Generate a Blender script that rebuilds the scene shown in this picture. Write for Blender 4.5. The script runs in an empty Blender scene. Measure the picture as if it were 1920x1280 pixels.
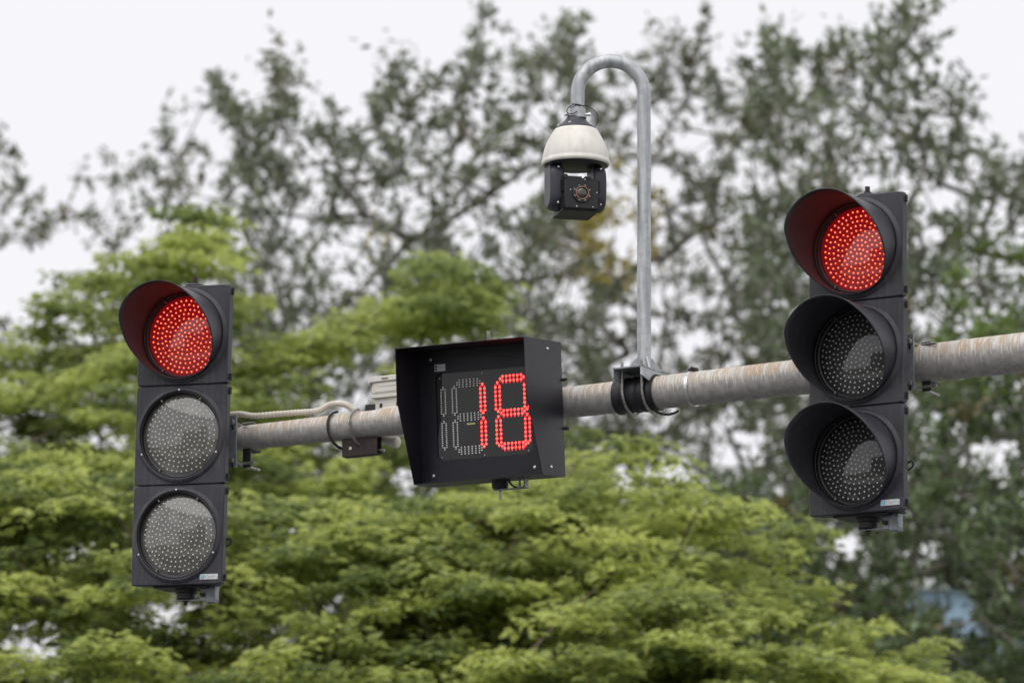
import bpy, math, random
import numpy as np
from mathutils import Matrix, Vector
R_ = math.radians
rng = np.random.default_rng(7)
random.seed(7)
scene = bpy.context.scene
COL = scene.collection

# ------------------------------------------------------------------ camera
PITCH = R_(11.7)
FPX = 10666.7                       # focal length in pixels of the 1920-wide photograph (200 mm on 36 mm)
CAM = Vector((0, 0, 1.6))
cam_d = bpy.data.cameras.new('camera')
cam_d.lens = 200; cam_d.sensor_width = 36; cam_d.clip_end = 3000; cam_d.clip_start = 0.5
cam_d.dof.use_dof = True; cam_d.dof.focus_distance = 19.9; cam_d.dof.aperture_fstop = 4.6; cam_d.dof.aperture_blades = 0
cam = bpy.data.objects.new('camera', cam_d); COL.objects.link(cam)
cam.location = CAM; cam.rotation_euler = (math.pi/2 + PITCH, 0, 0)
scene.camera = cam

# ------------------------------------------------------------------ overcast sky and soft sun
SUN_EL, SUN_AZ = R_(62), R_(205)     # azimuth from +Y clockwise: behind the camera, a little to the left
world = bpy.data.worlds.new('World'); scene.world = world; world.use_nodes = True
wn = world.node_tree; wn.nodes.clear()
w_out = wn.nodes.new('ShaderNodeOutputWorld'); w_bg = wn.nodes.new('ShaderNodeBackground')
w_sky = wn.nodes.new('ShaderNodeTexSky'); w_sky.sky_type = 'NISHITA'; w_sky.sun_disc = False
w_sky.sun_elevation = SUN_EL; w_sky.sun_rotation = SUN_AZ; w_sky.dust_density = 6; w_sky.air_density = 1
w_hs = wn.nodes.new('ShaderNodeHueSaturation'); w_hs.inputs['Saturation'].default_value = 0.1
w_mix = wn.nodes.new('ShaderNodeMixRGB'); w_mix.inputs[0].default_value = 0.93
w_mix.inputs[2].default_value = (7.1, 7.07, 7.38, 1)       # even cloud cover
w_bg.inputs['Strength'].default_value = 0.1
wn.links.new(w_sky.outputs[0], w_hs.inputs['Color']); wn.links.new(w_hs.outputs[0], w_mix.inputs[1])
wn.links.new(w_mix.outputs[0], w_bg.inputs['Color']); wn.links.new(w_bg.outputs[0], w_out.inputs['Surface'])
sun_d = bpy.data.lights.new('sun', 'SUN'); sun_d.energy = 1.5; sun_d.angle = R_(80); sun_d.color = (1, 0.97, 0.93)
sun = bpy.data.objects.new('sun', sun_d); COL.objects.link(sun)
sdir = Vector((math.sin(SUN_AZ)*math.cos(SUN_EL), math.cos(SUN_AZ)*math.cos(SUN_EL), math.sin(SUN_EL)))
sun.rotation_euler = sdir.to_track_quat('Z', 'Y').to_euler(); sun.location = (0, 0, 40)
vs = scene.view_settings
vs.view_transform = 'Standard'; vs.look = 'None'; vs.gamma = 1; vs.exposure = 0.45; vs.use_curve_mapping = False
scene.render.engine = 'CYCLES'
scene.cycles.use_denoising = True
scene.cycles.max_bounces = 8; scene.cycles.transparent_max_bounces = 12
scene.cycles.sample_clamp_indirect = 4

# ------------------------------------------------------------------ pixel helpers
FW = Vector((0, math.cos(PITCH), math.sin(PITCH))); UP = Vector((0, -math.sin(PITCH), math.cos(PITCH))); RT = Vector((1, 0, 0))
def ray(px, py): return FW + RT*((px-960)/FPX) + UP*((640-py)/FPX)
def at(px, py, Y):
    d = ray(px, py); return CAM + d*(Y/d.y)
def plane_pt(px, py, M, yoff=0.0):
    """point of the frame M's plane y = yoff under a pixel, in M's coordinates"""
    Mi = M.inverted(); o = Mi @ CAM; d = Mi.to_3x3() @ ray(px, py)
    return o + d*((yoff-o.y)/d.y)
def frame(loc, yaw=0, pitch=0, roll=0):
    return Matrix.Translation(loc) @ Matrix.Rotation(yaw, 4, 'Z') @ Matrix.Rotation(pitch, 4, 'X') @ Matrix.Rotation(roll, 4, 'Y')

# ------------------------------------------------------------------ materials
def nt(name):
    m = bpy.data.materials.new(name); m.use_nodes = True
    t = m.node_tree; b = t.nodes['Principled BSDF']; return m, t, b
def noise(t, scale, detail=4, vec=None, rough=0.55):
    n = t.nodes.new('ShaderNodeTexNoise'); n.inputs['Scale'].default_value = scale; n.inputs['Detail'].default_value = detail
    n.inputs['Roughness'].default_value = rough
    if vec is not None: t.links.new(vec, n.inputs['Vector'])
    return n.outputs['Fac']
def ramp(t, fac, stops):
    r = t.nodes.new('ShaderNodeValToRGB'); e = r.color_ramp.elements
    while len(e) < len(stops): e.new(0.5)
    for q, (p, c) in zip(e, stops): q.position = p; q.color = c if len(c) == 4 else (*c, 1)
    t.links.new(fac, r.inputs[0]); return r.outputs[0]
def mixc(t, fac, a, b, mode='MIX'):
    n = t.nodes.new('ShaderNodeMixRGB'); n.blend_type = mode
    for i, v in ((0, fac), (1, a), (2, b)):
        if hasattr(v, 'links'): t.links.new(v, n.inputs[i])
        elif i == 0: n.inputs[0].default_value = v
        else: n.inputs[i].default_value = (*v, 1)
    return n.outputs[0]
def mth(t, op, a, b=0.0):
    n = t.nodes.new('ShaderNodeMath'); n.operation = op; n.use_clamp = False
    for i, v in ((0, a), (1, b)):
        if hasattr(v, 'links'): t.links.new(v, n.inputs[i])
        else: n.inputs[i].default_value = v
    return n.outputs[0]
def coords(t, kind='Object'):
    return t.nodes.new('ShaderNodeTexCoord').outputs[kind]
def scaled(t, vec, s):
    n = t.nodes.new('ShaderNodeMapping'); n.inputs['Scale'].default_value = s; t.links.new(vec, n.inputs['Vector']); return n.outputs[0]
def bump(t, b, h, strength, dist=0.002):
    n = t.nodes.new('ShaderNodeBump'); n.inputs['Strength'].default_value = strength; n.inputs['Distance'].default_value = dist
    t.links.new(h, n.inputs['Height']); t.links.new(n.outputs[0], b.inputs['Normal'])
def simple(name, c, rough=0.5, metal=0.0, var=0.25, scale=40, spec=0.5, bmp=0.0):
    m, t, b = nt(name); v = coords(t)
    f = noise(t, scale, 5, v)
    lo = tuple(x*(1-var) for x in c); hi = tuple(min(1, x*(1+var)) for x in c)
    t.links.new(ramp(t, f, [(0.3, lo), (0.7, hi)]), b.inputs['Base Color'])
    b.inputs['Roughness'].default_value = rough; b.inputs['Metallic'].default_value = metal
    b.inputs['Specular IOR Level'].default_value = spec
    if bmp: bump(t, b, f, bmp)
    return m
def plastic(name, base, dust, dust_amt, rough):
    """weathered dark plastic: fine grain, chalky patches, dusty drips"""
    m, t, b = nt(name); v = coords(t)
    big = noise(t, 5, 6, v); fine = noise(t, 160, 3, v); drip = noise(t, 1, 5, scaled(t, v, (70, 70, 6)))
    d1 = ramp(t, big, [(0.42, (0, 0, 0)), (0.75, (1, 1, 1))]); d2 = ramp(t, drip, [(0.5, (0, 0, 0)), (0.78, (1, 1, 1))])
    f = mth(t, 'MULTIPLY', mth(t, 'ADD', mth(t, 'MULTIPLY', d1, 0.6), mth(t, 'MULTIPLY', d2, 0.6)), dust_amt)
    f = mth(t, 'ADD', f, mth(t, 'MULTIPLY', fine, dust_amt*0.35))
    t.links.new(mixc(t, f, base, dust), b.inputs['Base Color'])
    t.links.new(ramp(t, big, [(0.3, (rough-.06,)*3), (0.7, (rough+.08,)*3)]), b.inputs['Roughness'])
    b.inputs['Specular IOR Level'].default_value = 0.4
    bump(t, b, fine, 0.12, 0.001)
    return m
def emit(name, c, s):
    m, t, b = nt(name); b.inputs['Base Color'].default_value = (c[0]*.5, c[1]*.5, c[2]*.5, 1)
    v = coords(t); f = noise(t, 300, 1, v)
    t.links.new(ramp(t, f, [(0.32, tuple(x*.5 for x in c)), (0.68, tuple(x*1.25 for x in c))]), b.inputs['Emission Color'])
    b.inputs['Emission Strength'].default_value = s; return m
def lens_mat(name, tint, dust, ior, dust_fac):
    m, t, b = nt(name); t.nodes.remove(b); out = t.nodes['Material Output']
    tr = t.nodes.new('ShaderNodeBsdfTransparent'); tr.inputs[0].default_value = (*tint, 1)
    df = t.nodes.new('ShaderNodeBsdfDiffuse'); df.inputs[0].default_value = (*dust, 1)
    gl = t.nodes.new('ShaderNodeBsdfGlossy'); gl.inputs['Roughness'].default_value = 0.035
    fr = t.nodes.new('ShaderNodeFresnel'); fr.inputs[0].default_value = ior
    m1 = t.nodes.new('ShaderNodeMixShader'); m2 = t.nodes.new('ShaderNodeMixShader')
    f = noise(t, 14, 5, coords(t))
    t.links.new(ramp(t, f, [(0.3, (dust_fac*.6,)*3), (0.75, (dust_fac*1.5,)*3)]), m1.inputs[0])
    t.links.new(tr.outputs[0], m1.inputs[1]); t.links.new(df.outputs[0], m1.inputs[2])
    t.links.new(fr.outputs[0], m2.inputs[0]); t.links.new(m1.outputs[0], m2.inputs[1]); t.links.new(gl.outputs[0], m2.inputs[2])
    t.links.new(m2.outputs[0], out.inputs['Surface']); return m
def arm_mat():
    """galvanised tube: rings of rust drips over the upper side, white zinc arcs, grime flecks"""
    m, t, b = nt('weathered_galvanised_arm'); v = coords(t)
    sep = t.nodes.new('ShaderNodeSeparateXYZ'); t.links.new(v, sep.inputs[0])
    # lean the drip lines a little, as the water ran
    lean = mth(t, 'ADD', sep.outputs['X'], mth(t, 'MULTIPLY', sep.outputs['Z'], 0.10))
    lean2 = mth(t, 'ADD', lean, mth(t, 'MULTIPLY', noise(t, 9, 2, v), 0.016))
    cx = t.nodes.new('ShaderNodeCombineXYZ'); t.links.new(lean2, cx.inputs['X']); t.links.new(mth(t, 'MULTIPLY', sep.outputs['Z'], 0.12), cx.inputs['Z'])
    band = noise(t, 30, 4, cx.outputs[0]); line = noise(t, 150, 3, cx.outputs[0])
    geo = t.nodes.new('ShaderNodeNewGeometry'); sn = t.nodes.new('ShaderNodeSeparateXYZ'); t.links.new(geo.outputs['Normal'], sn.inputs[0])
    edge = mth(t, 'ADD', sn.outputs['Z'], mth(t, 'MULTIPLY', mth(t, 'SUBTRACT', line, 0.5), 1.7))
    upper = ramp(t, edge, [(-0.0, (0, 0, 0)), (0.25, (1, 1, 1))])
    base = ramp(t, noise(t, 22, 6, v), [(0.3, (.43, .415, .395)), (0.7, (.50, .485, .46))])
    lower = ramp(t, noise(t, 40, 5, v, 0.6), [(0.35, (.25, .24, .232)), (0.66, (.36, .347, .335))])  # darker underside: lichen grime with some shade mixed into the colour
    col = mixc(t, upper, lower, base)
    r = ramp(t, band, [(0.42, (0, 0, 0)), (0.52, (1, 1, 1))])
    rfac = mth(t, 'MULTIPLY', mth(t, 'MULTIPLY', r, upper), mth(t, 'MULTIPLY', ramp(t, noise(t, 4, 3, v), [(0.25, (.35,)*3), (0.65, (1,)*3)]), 0.80))
    col = mixc(t, rfac, col, (.37, .245, .135))
    w = ramp(t, line, [(0.53, (0, 0, 0)), (0.61, (1, 1, 1))])
    col = mixc(t, mth(t, 'MULTIPLY', w, mth(t, 'ADD', mth(t, 'MULTIPLY', upper, 0.42), 0.12)), col, (.68, .66, .64))
    t.links.new(col, b.inputs['Base Color']); b.inputs['Roughness'].default_value = 0.62; b.inputs['Metallic'].default_value = 0.1
    bump(t, b, noise(t, 120, 4, v), 0.25, 0.001)
    return m
def galv_mat():
    m, t, b = nt('galvanised_steel'); v = coords(t)
    vor = t.nodes.new('ShaderNodeTexVoronoi'); vor.inputs['Scale'].default_value = 55; t.links.new(v, vor.inputs['Vector'])
    st = noise(t, 1, 5, scaled(t, v, (60, 60, 5)))
    c = ramp(t, st, [(0.3, (.30, .32, .34)), (0.5, (.40, .42, .435)), (0.72, (.54, .55, .555))])
    bw = t.nodes.new('ShaderNodeRGBToBW'); t.links.new(vor.outputs['Color'], bw.inputs[0])
    c = mixc(t, 0.22, c, bw.outputs[0], 'SOFT_LIGHT')
    t.links.new(c, b.inputs['Base Color']); b.inputs['Roughness'].default_value = 0.48; b.inputs['Metallic'].default_value = 0.45
    bump(t, b, noise(t, 45, 4, v), 0.15, 0.001)
    return m
def dome_mat():
    m, t, b = nt('cream_camera_shell'); v = coords(t)
    st = noise(t, 1, 6, scaled(t, v, (30, 30, 4))); g = noise(t, 28, 5, v)
    c = ramp(t, st, [(0.35, (.60, .575, .52)), (0.7, (.73, .71, .66))])
    c = mixc(t, mth(t, 'MULTIPLY', ramp(t, g, [(0.55, (0,)*3), (0.8, (1,)*3)]), 0.45), c, (.42, .39, .34))
    t.links.new(c, b.inputs['Base Color']); b.inputs['Roughness'].default_value = 0.45; return m
def rust_mat():
    m, t, b = nt('rusty_steel'); v = coords(t)
    c = ramp(t, noise(t, 60, 6, v), [(0.3, (.018, .013, .015)), (0.58, (.034, .020, .019)), (0.82, (.10, .048, .030))])
    t.links.new(c, b.inputs['Base Color']); b.inputs['Roughness'].default_value = 0.75; bump(t, b, noise(t, 140, 4, v), 0.3); return m
def leaf_mat(name, rough, trans, spec):
    m, t, b = nt(name); out = t.nodes['Material Output']
    at_ = t.nodes.new('ShaderNodeAttribute'); at_.attribute_name = 'leaf_colour'
    t.links.new(at_.outputs['Color'], b.inputs['Base Color']); b.inputs['Roughness'].default_value = rough; b.inputs['Specular IOR Level'].default_value = spec
    tl = t.nodes.new('ShaderNodeBsdfTranslucent'); hs = t.nodes.new('ShaderNodeHueSaturation'); hs.inputs['Value'].default_value = 1.3; hs.inputs['Hue'].default_value = 0.49
    t.links.new(at_.outputs['Color'], hs.inputs['Color']); t.links.new(hs.outputs[0], tl.inputs[0])
    mx = t.nodes.new('ShaderNodeMixShader'); mx.inputs[0].default_value = trans
    t.links.new(b.outputs[0], mx.inputs[1]); t.links.new(tl.outputs[0], mx.inputs[2]); t.links.new(mx.outputs[0], out.inputs['Surface']); return m

MAT = dict(
    housing=plastic('black_signal_plastic', (.018, .0175, .027), (.12, .115, .118), 0.48, 0.50),
    visor=plastic('black_visor_plastic', (.019, .0185, .027), (.11, .105, .11), 0.38, 0.46),
    gasket=simple('black_gasket', (.006, .006, .008), 0.45),
    box=plastic('black_painted_sheet', (.0075, .0075, .0135), (.036, .036, .045), 0.22, 0.42),
    glass=lens_mat('smoked_display_glass', (.95, .95, .95), (.10, .095, .09), 1.45, 0.05),
    lens=lens_mat('dusty_clear_lens', (.94, .93, .90), (.42, .41, .375), 1.85, 0.27),
    lens_hood=lens_mat('smoky_lens_under_hood', (.95, .95, .95), (.22, .215, .22), 1.75, 0.13),
    lens_red=lens_mat('clear_lens_over_red_leds', (1, .80, .78), (.26, .12, .12), 1.75, 0.16),
    back=simple('dark_led_board', (.022, .021, .020), 0.6),
    back_red=emit('red_glow_board', (.40, .004, .014), 0.32),  # board emits by itself, painting in the red light its LEDs spread
    led_off=simple('unlit_led', (.62, .605, .56), 0.25, var=.15, spec=0.6),
    led_unlit_box=simple('unlit_display_led', (.86, .86, .83), 0.25, var=.05, spec=.9),
    led_dim=simple('unlit_led_under_hood', (.62, .62, .62), 0.25, var=.15, spec=.6),
    led_red=emit('lit_red_led', (1, .19, .09), 2.7),
    led_red_box=emit('lit_red_display_led', (1, .032, .026), 6.5),
    led_glow_spill=emit('display_led_painted_glow', (.8, .02, .03), 1.5),  # unlit LEDs made to emit, standing for glow from their lit neighbours
    board=simple('black_display_board', (.012, .011, .011), 0.5),
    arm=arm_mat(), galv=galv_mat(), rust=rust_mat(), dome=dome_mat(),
    steel=simple('dull_steel_plate', (.22, .24, .255), 0.5, 0.4, 0.3, 30),
    bolt=simple('zinc_bolt', (.30, .29, .27), 0.4, 0.7, 0.4, 80),
    screw=simple('bright_screw', (.62, .62, .62), 0.3, 0.8),
    black_steel=simple('black_bracket_steel', (.016, .016, .019), 0.55, 0.2, 0.4, 30),
    rubber=simple('black_rubber_wrap', (.011, .011, .014), 0.55, 0.0, 0.4, 25, bmp=.2),
    white=simple('aged_white_plastic', (.62, .60, .545), 0.5, 0.0, 0.08, 15),
    white_dark=simple('dark_catch_plastic', (.20, .19, .17), 0.6),  # darker plastic of the lid catch
    conduit=simple('cream_conduit', (.60, .555, .48), 0.5, 0.0, 0.12, 25),
    yoke=plastic('blue_black_camera_paint', (.028, .030, .042), (.07, .07, .08), 0.25, 0.42),
    camblock=plastic('matt_black_camera_block', (.011, .011, .013), (.05, .05, .05), 0.25, 0.5),
    optic=simple('dark_lens_glass', (.02, .018, .018), 0.06, spec=1.0),
    copper=simple('copper_ring', (.36, .20, .13), 0.4, 0.6),
    sticker=simple('silver_sticker', (.58, .60, .60), 0.4, 0, 0.06, 60),
    sticker_blue=simple('blue_sticker_ink', (.08, .34, .50), 0.45), ink=simple('grey_ink', (.30, .36, .38), 0.5),
    ink_black=simple('black_ink', (.03, .03, .03), 0.5),
    yellow_tag=simple('yellow_paper_tag', (.50, .46, .22), 0.6),
    bark=simple('grey_brown_bark', (.17, .155, .14), 0.85, 0, 0.4, 18, bmp=.6),
    bark2=simple('brown_bark', (.16, .125, .095), 0.85, 0, 0.4, 18, bmp=.6),
    leaf_back=leaf_mat('grey_green_leaf', 0.42, 0.32, 0.55),
    leaf_front=leaf_mat('bright_green_leaf', 0.5, 0.48, 0.35),
    ground=simple('ground_soil_and_grass', (.10, .11, .06), 0.9, 0, 0.4, 0.6),
    asphalt=simple('asphalt', (.055, .055, .057), 0.85, 0, 0.3, 3), paving=simple('concrete_paving', (.30, .29, .28), 0.8, 0, 0.15, 2),
    paint=simple('white_road_paint', (.75, .75, .73), 0.6, 0, 0.1, 5),
    wall_blue=simple('pale_blue_cladding', (.27, .39, .52), 0.55, 0, 0.12, 0.4), wall_grey=simple('grey_render_wall', (.30, .29, .28), 0.8, 0, 0.12, 0.3),
    window=simple('dark_window_glass', (.03, .04, .05), 0.12, 0, 0.3, 0.6), trim=simple('white_trim', (.62, .63, .64), 0.6),
)

# ------------------------------------------------------------------ mesh builder
class MB:
    def __init__(self): self.v = []; self.f = []
    def add(self, vs, fs, M=None):
        n = len(self.v)
        self.v += [tuple(M @ Vector(p)) if M is not None else tuple(p) for p in vs]
        self.f += [tuple(i+n for i in f) for f in fs]; return self
    def box(self, x0, x1, y0, y1, z0, z1, M=None):
        vs = [(x, y, z) for z in (z0, z1) for y in (y0, y1) for x in (x0, x1)]
        return self.add(vs, [(0, 2, 3, 1), (4, 5, 7, 6), (0, 1, 5, 4), (2, 6, 7, 3), (0, 4, 6, 2), (1, 3, 7, 5)], M)
    def prism(self, pts, y0, y1, M=None):
        """outline in (x, z) counter-clockwise seen from -y, swept from y0 to y1"""
        n = len(pts); vs = [(a, y0, b) for a, b in pts] + [(a, y1, b) for a, b in pts]
        fs = [tuple(range(n)), tuple(range(2*n-1, n-1, -1))] + [(i, i+n, (i+1) % n+n, (i+1) % n) for i in range(n)]
        return self.add(vs, fs, M)
    def lathe(self, prof, n=32, M=None, axis='Z'):
        """profile of (r, h) turned about the axis"""
        vs = []; fs = []
        for r, h in prof:
            for k in range(n):
                a = 2*math.pi*k/n; c, s = r*math.cos(a), r*math.sin(a)
                vs.append((c, s, h) if axis == 'Z' else (c, h, s) if axis == 'Y' else (h, c, s))
        for j in range(len(prof)-1):
            for k in range(n):
                a, b_ = j*n+k, j*n+(k+1) % n; fs.append((a, b_, b_+n, a+n))
        return self.add(vs, fs, M)
    def rod(self, a, b, r, n=12, r2=None, M=None):
        a, b = Vector(a), Vector(b); q = (b-a).to_track_quat('Z', 'Y').to_matrix().to_4x4()
        T = Matrix.Translation(a) @ q; L = (b-a).length; r2 = r if r2 is None else r2
        T = M @ T if M is not None else T
        return self.lathe([(0, 0), (r, 0), (r2, L), (0, L)], n, T)
    def tube(self, pts, rad, n=12, M=None, closed=False):
        P = [Vector(p) for p in pts]; m = len(P); vs = []; fs = []; up = None
        for i, p in enumerate(P):
            a = P[(i-1) % m] if closed or i > 0 else P[i]; b = P[(i+1) % m] if closed or i < m-1 else P[i]
            t = (b-a).normalized()
            if up is None: up = t.orthogonal().normalized()
            up = (up - t*up.dot(t)).normalized(); w = t.cross(up)
            r = rad[i] if hasattr(rad, '__len__') else rad
            for k in range(n):
                an = 2*math.pi*k/n; vs.append(p + up*(r*math.cos(an)) + w*(r*math.sin(an)))
        for i in range(m if closed else m-1):
            for k in range(n):
                a, b_ = i*n+k, i*n+(k+1) % n; c, d = ((i+1) % m)*n+(k+1) % n, ((i+1) % m)*n+k
                fs.append((a, b_, c, d))
        if not closed:
            fs.append(tuple(range(n-1, -1, -1))); fs.append(tuple(range((m-1)*n, m*n)))
        return self.add(vs, fs, M)
    def build(self, name, mat, parent=None, M=None, bevel=0, solid=0, angle=32):
        """link as one mesh object; vertices are given in world frame M (default: the root's own frame)"""
        me = bpy.data.meshes.new(name)
        vs = self.v
        if M is not None:
            T = (root_frame(parent).inverted() @ M) if parent is not None else M
            vs = [tuple(T @ Vector(p)) for p in vs]
        me.from_pydata(vs, [], self.f); me.validate()
        me.materials.append(MAT[mat] if isinstance(mat, str) else mat)
        for p in me.polygons: p.use_smooth = True
        me.set_sharp_from_angle(angle=R_(angle)); me.update()
        o = bpy.data.objects.new(name, me); COL.objects.link(o)
        if parent is not None: o.parent = parent
        if solid:
            s = o.modifiers.new('thickness', 'SOLIDIFY'); s.thickness = solid; s.offset = 0
        if bevel:
            b = o.modifiers.new('bevel', 'BEVEL'); b.width = bevel; b.segments = 2; b.limit_method = 'ANGLE'; b.harden_normals = False
        return o
ROOTS = {}
def root_frame(o):
    while o.parent is not None: o = o.parent
    return ROOTS.get(o.name, Matrix.Identity(4))
def tag(o, label, cat, group=None, kind=None):
    o['label'] = label; o['category'] = cat
    if group: o['group'] = group
    if kind: o['kind'] = kind
    return o
def thing(name, M, label, cat, group=None):
    o = bpy.data.objects.new(name, None); COL.objects.link(o); o.matrix_world = M; o.empty_display_size = 0.1
    ROOTS[o.name] = M.copy(); return tag(o, label, cat, group)
def setting(o): o['kind'] = 'structure'; return o
def smooth_path(pts, per=8):
    P = [Vector(p) for p in pts]; out = []
    for i in range(len(P)-1):
        p0 = P[max(i-1, 0)]; p1 = P[i]; p2 = P[i+1]; p3 = P[min(i+2, len(P)-1)]
        for k in range(per):
            t = k/per
            out.append(0.5*((2*p1)+(p2-p0)*t+(2*p0-5*p1+4*p2-p3)*t*t+(3*p1-p0-3*p2+p3)*t**3))
    out.append(P[-1]); return out
def text_mesh(body, size, M, parent, mat, name='lettering'):
    cu = bpy.data.curves.new(name, 'FONT'); cu.body = body; cu.size = size; cu.align_x = 'LEFT'
    tmp = bpy.data.objects.new(name, cu); COL.objects.link(tmp)
    me = bpy.data.meshes.new_from_object(tmp.evaluated_get(bpy.context.evaluated_depsgraph_get()))
    bpy.data.objects.remove(tmp); bpy.data.curves.remove(cu)
    T = root_frame(parent).inverted() @ M @ Matrix.Rotation(math.pi/2, 4, 'X')
    me.transform(T); me.materials.clear(); me.materials.append(MAT[mat]); me.name = name
    o = bpy.data.objects.new(name, me); COL.objects.link(o); o.parent = parent; return o

# ------------------------------------------------------------------ ground, road, pavement
def sheet(name, x0, x1, y0, y1, z, mat):
    return setting(MB().add([(x0, y0, z), (x1, y0, z), (x1, y1, z), (x0, y1, z)], [(0, 1, 2, 3)]).build(name, mat))
sheet('ground', -900, 900, -900, 900, 0, 'ground')
sheet('road', -120, 120, 2, 13, 0.012, 'asphalt')
sheet('road', -9, 3.2, 13, 26, 0.012, 'asphalt')
def walk(x0, x1, y0, y1): setting(MB().box(x0, x1, y0, y1, -0.05, 0.14).build('pavement', 'paving', bevel=0.02))
walk(-120, 120, -13, 2); walk(-120, -9, 13, 28.5); walk(3.2, 120, 13, 28.5); walk(-9, 3.2, 26, 28.5)
for k in range(9):
    setting(MB().add([(-40+k*9, 7.4, .016), (-36+k*9, 7.4, .016), (-36+k*9, 7.55, .016), (-40+k*9, 7.55, .016)], [(0, 1, 2, 3)]).build('road_marking', 'paint'))

# ------------------------------------------------------------------ mast arm
PL = Vector((-1.2010, 20.2439, 5.4098)); AYAW = R_(-29.795)
A = frame(PL, AYAW)                                         # x along the arm towards its post, y away from the camera
def arm_s(px): return plane_pt(px, 834-(px-338)*0.1082, A, 0).x
S450 = arm_s(450)
def arm_r(s): return (.0887 + .0148*(s-S450))/2
POST_S = 6.6
post_w = A @ Vector((POST_S, 0, 0))
mast = thing('signal_mast', Matrix.Translation((post_w.x, post_w.y, 0.14)) @ Matrix.Rotation(AYAW, 4, 'Z'),
             'long tapered galvanised mast arm with brown rust streaks holding all the signals', 'mast arm')
m = MB()
ss = np.linspace(-0.03, POST_S, 60)
m.lathe([(0, ss[0])] + [(arm_r(s), s) for s in ss], 48, None, 'X')
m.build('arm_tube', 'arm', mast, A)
z0 = 0.14 - PL.z
MB().lathe([(0, z0), (.16, z0), (.125, .35), (.0, .36)], 40, Matrix.Translation((POST_S, 0, 0))).build('post', 'galv', mast, A)
MB().box(POST_S-.28, POST_S+.28, -.28, .28, z0-.12, z0+.03).build('base_plate', 'steel', mast, A, bevel=.004)
for sx in (-1, 1):
    for sy in (-1, 1):
        MB().rod((POST_S+sx*.22, sy*.22, z0), (POST_S+sx*.22, sy*.22, z0+.09), .016, 8).build('anchor_bolt', 'bolt', mast, A)

def band(name, s, w, dr, mat, parent, thick=0.003):
    m = MB(); r = arm_r(s)+dr
    m.lathe([(r-thick, s-w/2), (r, s-w/2), (r, s+w/2), (r-thick, s+w/2)], 48, None, 'X')
    return m.build(name, mat, parent, A)
# steel strap with its worm screw
sb = arm_s(1300)
strap = thing('steel_strap', A @ Matrix.Translation((sb, 0, 0)), 'bright narrow steel strap clamped round the arm beside the black rubber wrap', 'clamp')
band('strap_band', sb, .012, .0035, 'screw', strap)
rb = arm_r(sb)
MB().box(sb-.012, sb+.016, -.016, .012, rb, rb+.012).build('screw_housing', 'rust', strap, A, bevel=.002)
MB().rod((sb+.004, -.02, rb+.010), (sb+.004, .02, rb+.013), .006, 8).build('worm_screw', 'rust', strap, A)

# ------------------------------------------------------------------ traffic signal heads
S = 0.36
def face_mesh():
    m = MB(); n = 96; h = S/2-.0012; rings = []
    def sq(hh, y):
        out = []
        for k in range(n):
            a = 2*math.pi*k/n + math.pi/4
            c, s = math.cos(a), math.sin(a); q = hh/max(abs(c), abs(s))
            x, z = c*q, s*q
            if abs(abs(x)-abs(z)) < 1e-6:                  # soften the corner
                x *= .985; z *= .985
            out.append((x, y, z))
        return out
    def ci(r, y): return [(r*math.cos(2*math.pi*k/n+math.pi/4), y, r*math.sin(2*math.pi*k/n+math.pi/4)) for k in range(n)]
    for R in (sq(h*.93, .034), sq(h, .030), sq(h, .0035), sq(h-.003, 0), sq(h-.008, 0.0), ci(.1745, -.0005), ci(.1725, -.003), ci(.166, -.0075), ci(.1605, -.0085), ci(.1575, -.007), ci(.1570, .020)):
        rings.append(R)
    vs = [p for R in rings for p in R]; fs = []
    for j in range(len(rings)-1):
        for k in range(n):
            a, b = j*n+k, j*n+(k+1) % n; fs.append((a, a+n, b+n, b))
    return m.add(vs, fs)
def led_rings():
    pts = []
    for k, cnt in enumerate((1, 6, 12, 18, 23, 28, 33, 38, 42)):
        r = k*.0163
        for i in range(cnt):
            a = 2*math.pi*(i+.5*(k % 2))/cnt + k*.37
            pts.append((r*math.cos(a)+random.uniform(-.0012, .0012), r*math.sin(a)+random.uniform(-.0012, .0012)))
    return pts
def dome_y(r):
    q = min(r/.1455, 1)*math.sin(1.0)
    return .014-.025*(math.sqrt(1-q*q)-math.cos(1.0))/(1-math.cos(1.0))
def dots(pts, y, r, h, flat=1.0, dome=False):
    m = MB(); n = 6
    for x, z in pts:
        if dome: y = dome_y(math.hypot(x, z))-.0012
        vs = [(x+r*math.cos(2*math.pi*k/n), y, z+r*flat*math.sin(2*math.pi*k/n)) for k in range(n)] + [(x, y-h, z)]
        m.add(vs, [(k, (k+1) % n, n) for k in range(n)])
    return m
def visor_len(phi):
    a = abs((math.degrees(phi)+13+180) % 360-180)
    return float(np.interp(a, [0, 45, 60, 77, 97, 122, 150, 180], [.226, .224, .212, .174, .130, .073, .022, .014]))
def visor_mesh():
    m = MB(); n = 72; rows = 9; vs = []; fs = []
    for j in range(rows):
        for k in range(n):
            phi = 2*math.pi*k/n                              # 0 at the top, positive to the right
            L = visor_len(phi); t = j/(rows-1); r = .1565 + .004*t
            vs.append((r*math.sin(phi), -.006-L*t, r*math.cos(phi)-.0*t))
    for j in range(rows-1):
        for k in range(n):
            a, b = j*n+k, j*n+(k+1) % n; fs.append((a, b, b+n, a+n))
    return m.add(vs, fs)
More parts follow.
